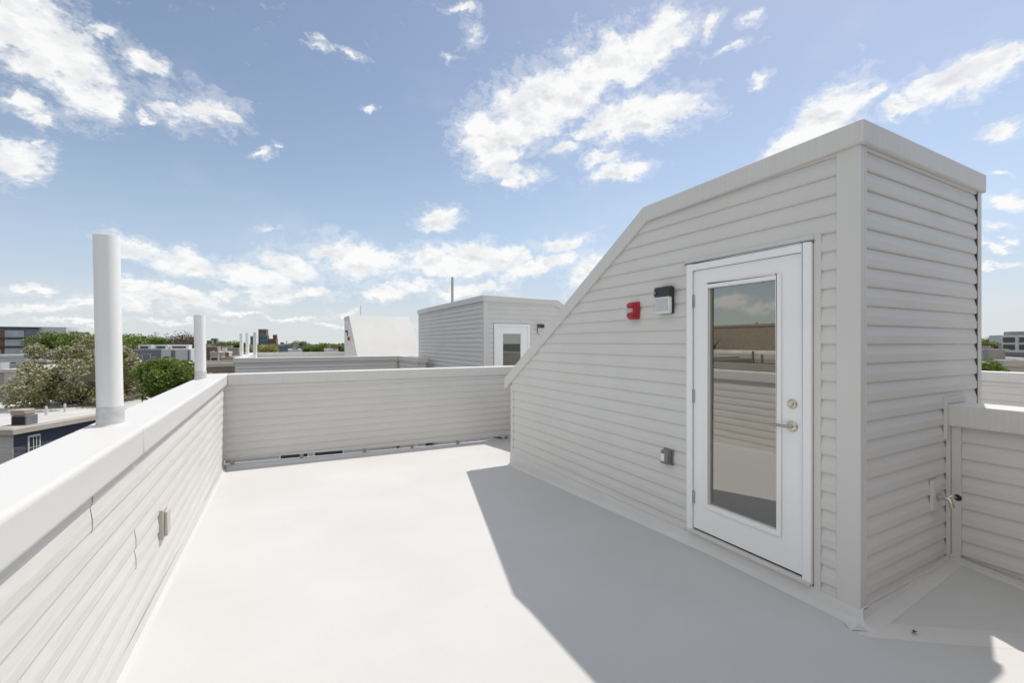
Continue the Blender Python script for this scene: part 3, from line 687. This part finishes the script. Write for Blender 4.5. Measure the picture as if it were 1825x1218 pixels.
mb = MB(); a, b, c, d_ = 4.46, 5.42, -.10, 2.04
mb.box(a, a + .06, ty0 - .04, ty0 + .03, c, d_).box(b - .06, b, ty0 - .04, ty0 + .03, c, d_).box(a + .06, b - .06, ty0 - .04, ty0 + .03, d_ - .06, d_); mb.build('door_frame', 'white_paint', T2)
mb = MB(); g = (a + .235, b - .245, c + .28, d_ - .235)
mb.box(a + .062, g[0], ty0 - .02, ty0 + .02, c, d_ - .062).box(g[1], b - .062, ty0 - .02, ty0 + .02, c, d_ - .062).box(g[0], g[1], ty0 - .02, ty0 + .02, c, g[2]).box(g[0], g[1], ty0 - .02, ty0 + .02, g[3], d_ - .062)
dr = mb.build('door', 'white_paint', T2); MB().box(g[0], g[1], ty0 + .0, ty0 + .004, g[2], g[3]).build('glass_pane', 'glass', dr)
MB().lathe([(.03, 0), (.03, .01), (.012, .014), (.012, .05)], Matrix.Translation((b - .12, ty0 - .02, .95)) @ Matrix.Rotation(R(90), 4, 'X')).build('handle', 'nickel', dr)
MB().tube([(5.0, 13.6, 2.6), (5.0, 13.6, 3.72)], .04, 10).build('roof_pole', 'steel', T2)
wall_lamp('small dark wall lamp beside the white door of the far grey tower', (5.72, ty0 - .016, 1.92), 0, GL)

# third tower: white sloping roof towards the camera
T3 = thing('stair_tower', 'distant stair tower with a broad white sloping roof facing the camera', 'stair tower', (3.9, 19, -.2), group='stair towers on the roof')
sx0, sx1 = 2.68, 5.15
O3 = [(17.5, -.3), (21.3, -.3), (21.3, 2.66), (19.75, 2.66), (17.5, .95)]
mb = MB(); siding(mb, O3, 'x', sx0, -1, 51); mb.build('side_siding', 'siding', T3)
mb = MB(); siding(mb, O3, 'x', sx1, 1, 52); mb.build('side_siding', 'siding', T3)
MB().prism([(17.5, -.3), (21.28, -.3), (21.28, 2.62), (19.75, 2.62), (17.5, .92)], 'x', sx0 + .01, sx1 - .01).build('wall_core', 'interior', T3)
mb = MB().prism([(17.42, .98), (17.42, .85), (19.72, 2.60), (21.36, 2.60), (21.36, 2.74), (19.74, 2.74)], 'x', sx0 - .04, sx1 + .04); mb.build('roof_cap', 'membrane', T3, bevel=.01)
MB().box(sx0 - .02, sx0 + .03, 21.2, 21.32, -.3, 2.6).build('corner_trim', 'trim', T3)
MB().tube([(3.35, 21.2, 2.7), (3.35, 21.2, 3.3)], .012, 6).build('antenna', 'steel', T3)
alarm('tiny red fire alarm on the side of the distant white-roofed tower', (sx0 - .02, 19.75, 1.75), R(-90), GA)
wall_lamp('tiny dark wall lamp on the side of the distant white-roofed tower', (sx0 - .02, 20.35, 2.0), R(-90), GL)

# the block itself below the decks
t = thing('rowhouse_block', 'tall rowhouse block carrying the roof decks', 'building', (8, 18, -10.5))
mb = MB(); mb.box(XO + .03, 10.2, -4.2, 7.95, -10.4, -.62); mb.box(XO + .03, 4.2, 7.96, 15.29, -10.4, -9.51); mb.box(4.21, 16, 7.96, 15.29, -10.4, -.55); mb.box(XO + .03, 16, 15.66, 30, -10.4, -.55)
mb.build('wall', 'siding', t)

# ------------------------------------------------------------------ the town
GZ = -10.5
mb = MB(); S = 3000
mb.poly([(-S, -S, GZ), (S, -S, GZ), (S, S, GZ), (-S, S, GZ)]); tag(mb.build('ground', 'asphalt'), kind='structure')

HG = 'houses and buildings of the town around the deck'
def house(name, label, px, d, w, l, ztop, wall, roof='roof_white', rz=0, win=None, rows=2, anchor=None, parapet_h=.35, extras=(), zrows=None):
    """box house; local origin at the middle of its near face; windows on the near (-y) face and the right (+x) face"""
    p = anchor or at(px, d, GZ); p = Vector((p[0], p[1], GZ)); H = ztop - GZ
    t = thing(name, label, 'building', p, rz, HG)
    MB().box(-w / 2, w / 2, 0, l, 0, H - parapet_h).build('wall', wall, t, world=False)
    r = MB().box(-w / 2 + .25, w / 2 - .25, .25, l - .25, H - parapet_h + .01, H - parapet_h + .08).build('roof', roof, t, world=False)
    mb = MB(); e = .08
    mb.box(-w / 2 - e, w / 2 + e, -e, .22, H - parapet_h, H).box(-w / 2 - e, w / 2 + e, l - .22, l + e, H - parapet_h, H).box(-w / 2 - e, -w / 2 + .22, .22, l - .22, H - parapet_h, H).box(w / 2 - .22, w / 2 + e, .22, l - .22, H - parapet_h, H)
    mb.build('cornice', 'cream' if wall in ('brick', 'brown') else ('white_wall' if wall == 'slate' else wall), t, world=False)
    rr = random.Random(int(abs(p.x * 13 + p.y * 7)))
    for _ in range(3):
        cx_, cy_, cw, ch = rr.uniform(-w * .35, w * .35), rr.uniform(l * .15, l * .8), rr.uniform(.35, .8), rr.uniform(.35, 1.1)
        if rr.random() < .55: MB().box(cx_ - cw / 2, cx_ + cw / 2, cy_ - cw / 2, cy_ + cw / 2, H - parapet_h + .085, H - parapet_h + .085 + ch).build('chimney', rr.choice(['brick', 'white_wall', 'roof_grey']), t, world=False)
        else: MB().tube([(cx_, cy_, H - parapet_h + .085), (cx_, cy_, H + ch)], .07, 8).build('vent_stack', 'roof_grey', t, world=False)
    if win:
        ww, wh, gap = win
        for face in (0, 1):
            L_ = w if face == 0 else l; n = max(1, int((L_ - gap) / (ww + gap))); g = (L_ - n * ww) / (n + 1)
            for r_ in range(rows):
                z = H - 1.1 - wh - r_ * (wh + 1.5)
                if z < 1: break
                for i in range(n):
                    u = -L_ / 2 + g + i * (ww + g) if face == 0 else g + i * (ww + g)
                    if face == 0:
                        f = MB().box(u - .08, u + ww + .08, -.05, -.002, z - .08, z + wh + .08).build('window', 'white_wall', t, world=False)
                        MB().box(u, u + ww, -.07, -.052, z, z + wh).build('pane', 'window', f, world=False)
                    else:
                        f = MB().box(w / 2 + .002, w / 2 + .05, u - .08, u + ww + .08, z - .08, z + wh + .08).build('window', 'white_wall', t, world=False)
                        MB().box(w / 2 + .052, w / 2 + .07, u, u + ww, z, z + wh).build('pane', 'window', f, world=False)
    return t
def chimney(t, x, y, z, w=.6, h=.8, m='brick'): MB().box(x - w / 2, x + w / 2, y - w / 2, y + w / 2, z, z + h).build('chimney', m, t, world=False, bevel=.02)

# near house with slate-blue wall, beige fascia and broad white roof (lower left corner)
P0 = Vector((-21.5, 23.3, 0))
d1 = 27.0
c0 = at(24, d1, GZ)       # its near corner
h1 = thing('slate_house', 'slate-blue house at the lower left with broad flat roof and cream fascia', 'building', c0, R(-29) + R(90), HG)
zr = zrow(766, d1) - GZ
# local +x runs away from the camera along the visible slate face, +y to the left
MB().box(0, 16, 0, 14, 0, zr - .3).build('wall', 'slate', h1, world=False)
MB().box(-.35, 16.3, -.35, 14, zr - .3, zr + .06).build('fascia', 'cream', h1, world=False, bevel=.03)
MB().box(-.1, 16, -.1, 13.8, zr + .07, zr + .12).build('roof', 'roof_white', h1, world=False)
MB().box(-.03, -.002, .0, 14, 0, zr - .31).build('wall_panel', 'white_wall', h1, world=False)
f = MB().box(.75, 1.45, -.08, -.002, zr - 2.0, zr - .55).build('window', 'white_paint', h1, world=False)
for (a, b) in ((zr - 1.95, zr - 1.34), (zr - 1.28, zr - .67)): MB().box(.82, 1.38, -.1, -.082, a, b).build('pane', 'window', f, world=False)
for q in (1.0, 1.18): MB().box(q, q + .035, -.112, -.101, zr - 1.95, zr - .67).build('muntin', 'white_paint', f, world=False)
for q in (4.6, 5.9): MB().tube([(q, 3, zr + .1), (q, 3, zr + .75)], .07, 8).build('roof_vent', 'white_wall', h1, world=False)
t = thing('roof_unit', 'dark cooling unit with rusty top standing on the broad roof at the lower left', 'roof unit', at(44, 28, -3.62), R(-20))
MB().box(-.42, .42, -.4, .4, .02, .62).build('casing', 'grey_wall', t, world=False, bevel=.03); MB().box(-.48, .30, -.4, .4, .63, .98).build('hood', 'tan', t, world=False, bevel=.06); MB().box(-.34, .34, -.42, -.402, .08, .55).build('grille', 'dark', t, world=False)
# overhead wires
for zz, lb in ((0, 'upper thin wire crossing the slate-blue wall at the lower left'), (-.35, 'lower thin wire crossing the slate-blue wall at the lower left')):
    a = at(-40, 24, zrow(797, 24) + zz); b = at(140, 26, zrow(796, 26) + zz)
    tag(MB().tube([a, (a + b) / 2 - Vector((0, 0, .12)), b], .012, 6).build('wire', 'roof_grey', smooth=True), lb, 'wire', 'overhead wires')

# stained stucco warehouse behind it
d = 46
h = house('stucco_warehouse', 'pale stained stucco warehouse wall at the left edge behind the slate-blue house', 0, 0, 13, 12, zrow(660, d), 'stucco', 'roof_white', R(32), anchor=at(-30, d, 0))

house('low_rowhouse', 'low row building with pale roof behind the blossoming tree', 110, 49, 9, 16, zrow(656, 50), 'stucco', 'roof_white', 0)
h = house('brick_rowhouse', 'dark brick house with white sash windows half hidden by the blossoming tree', 82, 41, 4.5, 7, zrow(690, 41), 'brick', 'roof_dark', R(10), win=(.9, 1.4, .9), rows=2)
house('white_roof_house', 'white flat-roofed house behind the stained warehouse at the left edge', 20, 70, 14, 12, zrow(634, 70), 'white_wall', 'roof_white', R(8), win=(1, 1.3, 1.2), rows=1)
h = house('tan_warehouse', 'tan vertical-boarded building end between the thick pipe and the green tree', 205, 39, 4.2, 14, zrow(651, 39), 'tan', 'roof_grey', R(14))
house('dark_roof_house', 'dark-roofed low house behind the tan building', 225, 52, 6, 9, zrow(642, 52), 'grey_wall', 'roof_dark', R(5))
house('brown_row', 'brown flat-roofed rowhouse just beyond the second vent pipe', 396, 46, 6.5, 9, zrow(648, 46), 'brown', 'roof_grey', R(3), win=(.8, 1.2, .8), rows=2)
# modern grey and white building
d = 82
t = thing('modern_house', 'modern grey and white three-part building in the middle distance between the two vent pipes', 'building', at(284, d, GZ), R(2), HG)
ZT = zrow(624, d) - GZ; ZU = zrow(615, d) - GZ
MB().box(-4.6, .3, 0, 9, 0, ZT).build('grey_wing', 'grey_wall', t, world=False); MB().box(.31, 4.8, -.3, 9, 0, ZT + .1).build('white_wing', 'white_wall', t, world=False)
for (a, b) in ((-3.6, -1.7), (-1.2, .9), (1.2, 4.1)):
    r = MB().box(a, b, 3, 8, ZT + .11, ZU).build('penthouse', 'white_wall', t, world=False); MB().box(a + .3, b - .45, 2.97, 2.998, ZT + .25, ZU - .3).build('window', 'window', r, world=False)
for (a, b) in ((1.75, 2.4), (4.3, 4.55)): MB().box(a, b, -.34, -.302, 0.5, ZT - .1).build('window', 'blue_grey', t, world=False)
for a in (-4.1, -1.8, -1.0): MB().box(a, a + .5, -.04, -.002, ZT - 1.8, ZT - 1.3).build('window', 'white_wall', t, world=False)
# modern apartment building far left
d = 150
t = thing('apartment_building', 'five-storey glass and brick apartment building on the skyline at the left edge', 'building', at(-10, d, GZ), R(0), HG)
ZA = zrow(585, d) - GZ; W = 14.5
MB().box(-14, W * .72, 0, 12, 0, ZA).build('wall', 'grey_wall', t, world=False); MB().box(W * .72 + .01, W * 1.22, 1, 12, 0, ZA + .6).build('white_wing', 'white_wall', t, world=False)
MB().box(W * 1.22, W * 1.40, 4, 12, 0, ZA - 1.0).build('rear_wing', 'blue_grey', t, world=False)
for k in range(4):
    z = ZA - 3.1 - k * 3.0
    for (a, b) in ((-9, -5), (-3.7, 1.2), (2.6, 7.2)):
        f = MB().box(a, b, -.25, -.002, z, z + 2.2).build('window', 'white_wall', t, world=False); MB().box(a + .15, b - .15, -.3, -.252, z + .15, z + 2.05).build('pane', 'pale_glass', f, world=False)
    MB().box(1.5, 2.4, -.1, -.002, z, z + 2.4).build('brick_panel', 'brick', t, world=False)
    MB().box(-13.9, W * .72, -.9, -.31, z - .45, z - .15).build('balcony', 'roof_dark', t, world=False)
MB().box(-14, W * .76, -.5, 12.2, ZA + .01, ZA + .5).build('roof', 'roof_dark', t, world=False)

# skyline towers
def tower(label, px, d, wpx, top, m, win=True):
    w = wpx / 787.6 * d; H = zrow(top, d) - GZ
    t = thing('office_tower', label, 'building', at(px, d, GZ), -YAW * .6, HG)
    MB().box(-w / 2, w / 2, 0, w * .8, 0, H).build('wall', m, t, world=False)
    if win:
        n = max(2, int(w / 5))
        mb = MB()
        for k in range(int(H / 4) - 1):
            for i in range(n): mb.box(-w / 2 + (i + .2) * w / n, -w / 2 + (i + .8) * w / n, -.3, -.01, H - 3.4 - k * 4, H - 1.6 - k * 4)
        mb.build('window_bands', 'window', t, world=False)
    return t
tower('tall dark tower on the skyline, highest of the city cluster behind the thin pipes', 467.5, 420, 13, 587, 'brown')
tower('blue glass block at the foot of the tallest skyline tower', 470, 400, 12, 598, 'blue_grey')
tower('squat dark block on the skyline left of the tallest tower', 451, 410, 9, 599.5, 'grey_wall')
tower('slim brick tower on the skyline right of the tallest tower', 489.5, 390, 6, 597, 'brick')
tower('low brick mill block joined to the slim brick tower', 484, 385, 14, 604, 'brick')
tower('dark square tower on the skyline beside the second vent pipe', 381, 480, 9, 603.5, 'grey_wall')
tower('low wide dark block on the skyline touching the second vent pipe', 373, 470, 8, 607, 'roof_grey')
tower('hazy low office block on the skyline right of the brick tower', 525, 300, 24, 613, 'grey_wall')
tower('dark blue slab on the right-hand skyline beside the tower trim', 1783, 260, 26, 606.5, 'blue_grey')
tower('peaked dark block on the right-hand skyline', 1774, 265, 9, 603.5, 'grey_wall', False)
# right-hand white grid office
d = 120
t = thing('office_building', 'white-framed grid office building on the skyline at the right edge', 'building', at(1822, d, GZ), -R(62), HG)
HO = zrow(597.5, d) - GZ
MB().box(-4.0, 10, 0, 10, 0, HO).build('wall', 'white_wall', t, world=False); MB().box(-1.5, 5, 2, 8, HO + .01, HO + 1.0).build('penthouse', 'roof_grey', t, world=False)
for k in range(4):
    for i in range(4):
        f = MB().box(-3.6 + i * 3, -1.4 + i * 3, -.2, -.002, HO - 2.0 - k * 2.0, HO - .6 - k * 2.0).build('window', 'window', t, world=False)

def simple(label, px, d, wpx, top, wall, roof='roof_white', win=None, rz=0, l=8, rows=2):
    return house('rowhouse', label, px, d, wpx / 787.6 * d, l, zrow(top, d), wall, roof, rz, win=win, rows=rows)
W1 = (.9, 1.3, .9)
simple('white gabled-looking house beside the second vent pipe, left of it', 345, 95, 14, 622, 'white_wall', 'roof_grey', W1)
simple('pale blue-grey rowhouse just right of the second vent pipe', 398, 80, 14, 628, 'white_wall', 'roof_white', W1)
simple('cream rowhouse between the second vent pipe and the distant parapet corner', 382, 78, 12, 627, 'cream', 'roof_grey', W1)
simple('low brick row on the horizon right of the second vent pipe', 390, 150, 36, 617.5, 'brick', 'roof_dark', W1)
simple('distant tan row on the horizon between the pipes', 410, 130, 26, 621, 'tan', 'roof_white', W1)
simple('small brown house with pale roof left of the distant parapet corner', 405, 60, 18, 637, 'tan', 'roof_white', W1)
simple('bluish modern house between the yellow tree and the white-roofed tower', 508, 75, 18, 616, 'blue_grey', 'roof_dark', W1)
simple('small white cube house seen over the farthest parapet', 527, 60, 19, 623.5, 'white_wall', 'roof_white')
simple('pale garage top peeking over the farthest parapet by the tower', 595, 60, 13, 623, 'white_wall', 'roof_white')
simple('grey rowhouses on the horizon over the farthest parapet', 545, 140, 40, 617, 'grey_wall', 'roof_grey', W1)
simple('dark mansard row on the horizon behind the modern grey building', 250, 140, 80, 618, 'grey_wall', 'roof_dark', W1)
simple('pale row behind the blossoming tree', 100, 90, 90, 625, 'white_wall', 'roof_grey', W1)
simple('dark brown roofs behind the left warehouse', 62, 62, 30, 642, 'brown', 'roof_grey', W1)
RZ = -R(55)
simple('dark violet rowhouse at the right edge above the beige parapet', 1775, 26, 110, 639, 'slate', 'roof_white', None, RZ, 6)
simple('pale rendered house at the far right edge with small dark windows', 1822, 24, 44, 643, 'cream', 'roof_white', (.3, .4, .5), RZ, 5, 1)
simple('cream rowhouse right of the tower trim', 1752, 50, 24, 624, 'cream', 'roof_white', W1, RZ, 8)
simple('red-brown rowhouse with pale parapet right of the tower trim', 1778, 48, 26, 622.5, 'brown', 'roof_white', W1, RZ, 8)
simple('grey rowhouse in front of the grid office building', 1812, 52, 26, 628, 'grey_wall', 'roof_white', W1, RZ, 8)
simple('low brick row under the trees on the right horizon', 1750, 90, 40, 618.5, 'brick', 'roof_dark', W1, RZ, 8)

# buildings to the west, off to the left of the frame (seen in the door glass)
house('long_warehouse', 'long tan warehouse west of the deck, seen mirrored in the door glass', 0, 0, 8, 60, 4.2, 'tan', 'roof_white', 0, anchor=(-58, 10, 0))
house('white_roof_garage', 'low garage with wide white roof west of the deck, seen in the door glass', 0, 0, 14, 40, .72, 'stucco', 'roof_white', 0, win=(1, 1.2, 1), rows=1, anchor=(-33, 12, 0))
house('brick_rowhouse', 'dark brick rowhouse west of the deck, seen in the door glass', 0, 0, 7, 7.5, .45, 'brick', 'roof_dark', 0, win=(1, 1.5, 1), rows=2, anchor=(-20, 12, 0))
house('slate_rowhouse', 'slate rowhouse west of the deck, seen in the door glass', 0, 0, 7, 10, .62, 'slate', 'roof_dark', 0, win=(1.2, 1.0, .8), rows=2, anchor=(-19, 20, 0))

# ------------------------------------------------------------------ trees
def crown_mesh(name, n, rx, ry, rz_, leaf, seed, m, lumps=14, lr=(.28, .5), core=True):
    r = random.Random(seed); mb = MB(); mb.open = True
    centers = []
    for _ in range(lumps):
        while True:
            p = Vector((r.uniform(-1, 1), r.uniform(-1, 1), r.uniform(-.9, 1)))
            if p.length < 1: break
        p *= .68; centers.append((p * (1.0 if core else 1.25), r.uniform(*lr)))
    if core: centers.append((Vector((0, 0, 0)), .55))
    for _ in range(n):
        c, rad = r.choice(centers)
        d = Vector((r.gauss(0, 1), r.gauss(0, 1), r.gauss(0, 1))).normalized() * rad * (r.random() ** .35)
        p = c + d; p = Vector((p.x * rx, p.y * ry, p.z * rz_))
        a = Vector((r.gauss(0, 1), r.gauss(0, 1), r.gauss(0, .6))).normalized(); b = a.cross(Vector((r.gauss(0, 1), r.gauss(0, 1), r.gauss(0, 1)))).normalized()
        s = leaf * r.uniform(.6, 1.3)
        mb.poly([p - a * s, p - b * s * .6, p + a * s, p + b * s * .6])
    return mb
def tree(label, loc, rx, rz_, n, leaf, m, seed, extra=None, opt={}, trunk=True, name='tree', group='trees in the town'):
    """loc: centre of crown"""
    g = Vector((loc[0], loc[1], GZ)); t = thing(name, label, 'tree', g, 0, group)
    zc = loc[2] - GZ; r = random.Random(seed)
    mb = MB(); mb.tube([(0, 0, 0), (.1 * rx * .3, 0, zc * .5), (0, .05 * rx, zc)], [rx * .08, rx * .06, rx * .03], 8)
    for k in range(7):
        a = k * 2.4 + r.random(); z0 = zc * (.55 + .05 * k); e = Vector((math.cos(a) * rx * .65, math.sin(a) * rx * .65, zc + r.uniform(-.1, .7) * rz_))
        mb.tube([(0, 0, z0), (e.x * .5, e.y * .5, (z0 + e.z) / 2 + .1 * rz_), tuple(e)], [rx * .035, rx * .022, rx * .008], 6)
    mb.build('trunk', 'bark', t, world=False, smooth=True)
    def place(mesh, nm, mm):
        mesh.v = [(x, y, z + zc) for x, y, z in mesh.v]; return mesh.build(nm, mm, t, world=False)
    place(crown_mesh('c', n, rx, rx, rz_, leaf, seed, m, **opt), 'crown', m)
    if extra: place(crown_mesh('c', extra[0], rx * 1.02, rx * 1.02, rz_ * 1.03, extra[2], seed, m, **opt), 'blossoms', extra[1])
    return t
def copytree(src, label, loc, s, rz):
    o = src.copy(); col.objects.link(o); o.location = loc; o.scale = (s, s, s); o.rotation_euler = (0, 0, rz); o['label'] = label
    for ch in src.children:
        c = ch.copy(); col.objects.link(c); c.parent = o
    return o
d = 37
tree('large tree dotted with pale mauve blossom behind the thick vent pipe', at(133, d, zrow(676, d)), 4.7, 4.1, 12500, .13, 'leaf_dull', 3, (8500, 'blossom', .10), dict(lumps=46, lr=(.14, .27), core=False), name='blossoming_tree')
d = 33
tree('dense bright green tree rising behind the left parapet between the vent pipes', at(304, d, zrow(684, d)), 2.75, 2.3, 10500, .12, 'leaf', 11, None, dict(lumps=26, lr=(.2, .36)), name='green_tree')
far_a = tree('rounded green tree on the horizon at the left of the thick vent pipe', at(108, 112, zrow(616, 112)), 6.5, 4.2, 7000, .26, 'leaf', 5)
far_b = tree('broad green tree on the horizon just right of the thick vent pipe', at(222, 95, zrow(622, 95)), 6, 3.6, 7000, .25, 'leaf', 6)
far_c = tree('thin brownish budding tree above the modern grey building', at(326, 110, zrow(612, 110)), 3.8, 3.6, 2200, .17, 'leaf_brown', 8)
far_y = tree('yellow-green rounded tree on the horizon behind the distant thin pipes', at(474, 70, zrow(628, 70)), 2.5, 1.5, 2600, .16, 'leaf_gold', 9)
far_l = tree('lime green tree line by the white-roofed tower, its left mass', at(575, 80, zrow(624, 80)), 2.6, 1.9, 2600, .2, 'leaf_lime', 10)
def cp(src, label, px, d, row, s, rz):
    zc = None
    p = at(px, d, 0)
    # crown centre height of the source above ground scales with s: lift or sink so the crown sits at the wanted row
    src_h = src['_h']
    z = zrow(row, d) - src_h * s
    return copytree(src, label, (p.x, p.y, z), s, rz)
for s_, (d_, r_) in ((far_a, (112, 616)), (far_b, (95, 622)), (far_c, (110, 612)), (far_y, (70, 628)), (far_l, (80, 624))): s_['_h'] = zrow(r_, d_) - GZ
cp(far_a, 'green tree left of the thick vent pipe, between it and the blossoming crown', 140, 112, 617, .95, 1.0)
cp(far_a, 'green tree touching the left side of the thick vent pipe on the horizon', 163, 118, 617, .95, 2.2)
cp(far_a, 'small green tree just right of the far apartment building', 92, 125, 618, .7, 4)
cp(far_b, 'green tree right of the thick vent pipe, behind the modern grey building', 246, 104, 619, 1.0, 2.0)
cp(far_b, 'low green tree beside the left wall of the modern grey building', 232, 88, 630, .75, 3.3)
cp(far_c, 'brown-green budding tree left above the modern grey building', 272, 115, 610.5, .8, 2)
cp(far_c, 'bare brownish tree just left of the second vent pipe', 342, 118, 611, .9, 4)
cp(far_c, 'brownish tree on the horizon above the modern grey building roof', 303, 125, 613, .9, 5)
cp(far_y, 'yellowish tree left of the rounded one behind the distant thin pipes', 455, 72, 625, .7, 1.5)
cp(far_l, 'lime green tree beside the white-roofed tower', 598, 82, 624, 1.0, 2.0)
cp(far_l, 'olive tree at the left end of the lime tree line', 553, 95, 625, .8, 3.0)
cp(far_b, 'dark green tree on the horizon between the second pipe and the thin pipes', 420, 160, 618, .7, 1)
cp(far_b, 'distant green tree behind the brick row right of the second vent pipe', 400, 170, 617, .6, 3)
cp(far_a, 'distant green tree behind the small white cube house', 535, 180, 617, .6, 2)
cp(far_l, 'yellow-green tree on the right horizon beside the tower trim', 1758, 85, 618, .8, 1)
cp(far_l, 'bright yellow-green bush tree at the foot of the dark violet house', 1757, 18.5, 662, .40, 2)
cp(far_a, 'distant green tree on the right horizon touching the tower trim', 1748, 190, 614, .8, 4)
t = tree('tall green tree west of the deck, seen in the door glass', (-50, 46, -1), 5, 4.5, 2500, .4, 'leaf', 15)
for o in (far_a, far_b, far_c, far_y, far_l): pass
for o in bpy.data.objects:
    if '_h' in o: del o['_h']

# far band of roofs and woods that reads as one mass along the horizon
mb = MB(); r = random.Random(4); mb.open = True
def band(px0, px1, n, d0, d1, hmax, seed):
    r = random.Random(seed); m_ = MB(); m_.open = True
    for _ in range(n):
        p = at(r.uniform(px0, px1), r.uniform(d0, d1), 0); z = GZ + r.random() * hmax
        a = Vector((r.gauss(0, 1), r.gauss(0, 1), r.gauss(0, .5))).normalized(); b = a.cross(Vector((r.gauss(0, 1), r.gauss(0, 1), r.gauss(0, 1)))).normalized(); s = r.uniform(.6, 1.8)
        c = Vector((p.x, p.y, z)); m_.poly([c - a * s, c - b * s * .6, c + a * s, c + b * s * .6])
    return m_
tag(band(-200, 700, 16000, 200, 420, 10.5, 1).build('far_woodland', 'leaf_dull'), 'far band of dull green tree tops along the left and middle horizon', 'woodland', kind='stuff')
tag(band(1700, 2000, 6000, 150, 420, 11, 2).build('far_woodland', 'leaf_dull'), 'far band of dull green tree tops along the right horizon', 'woodland', kind='stuff')
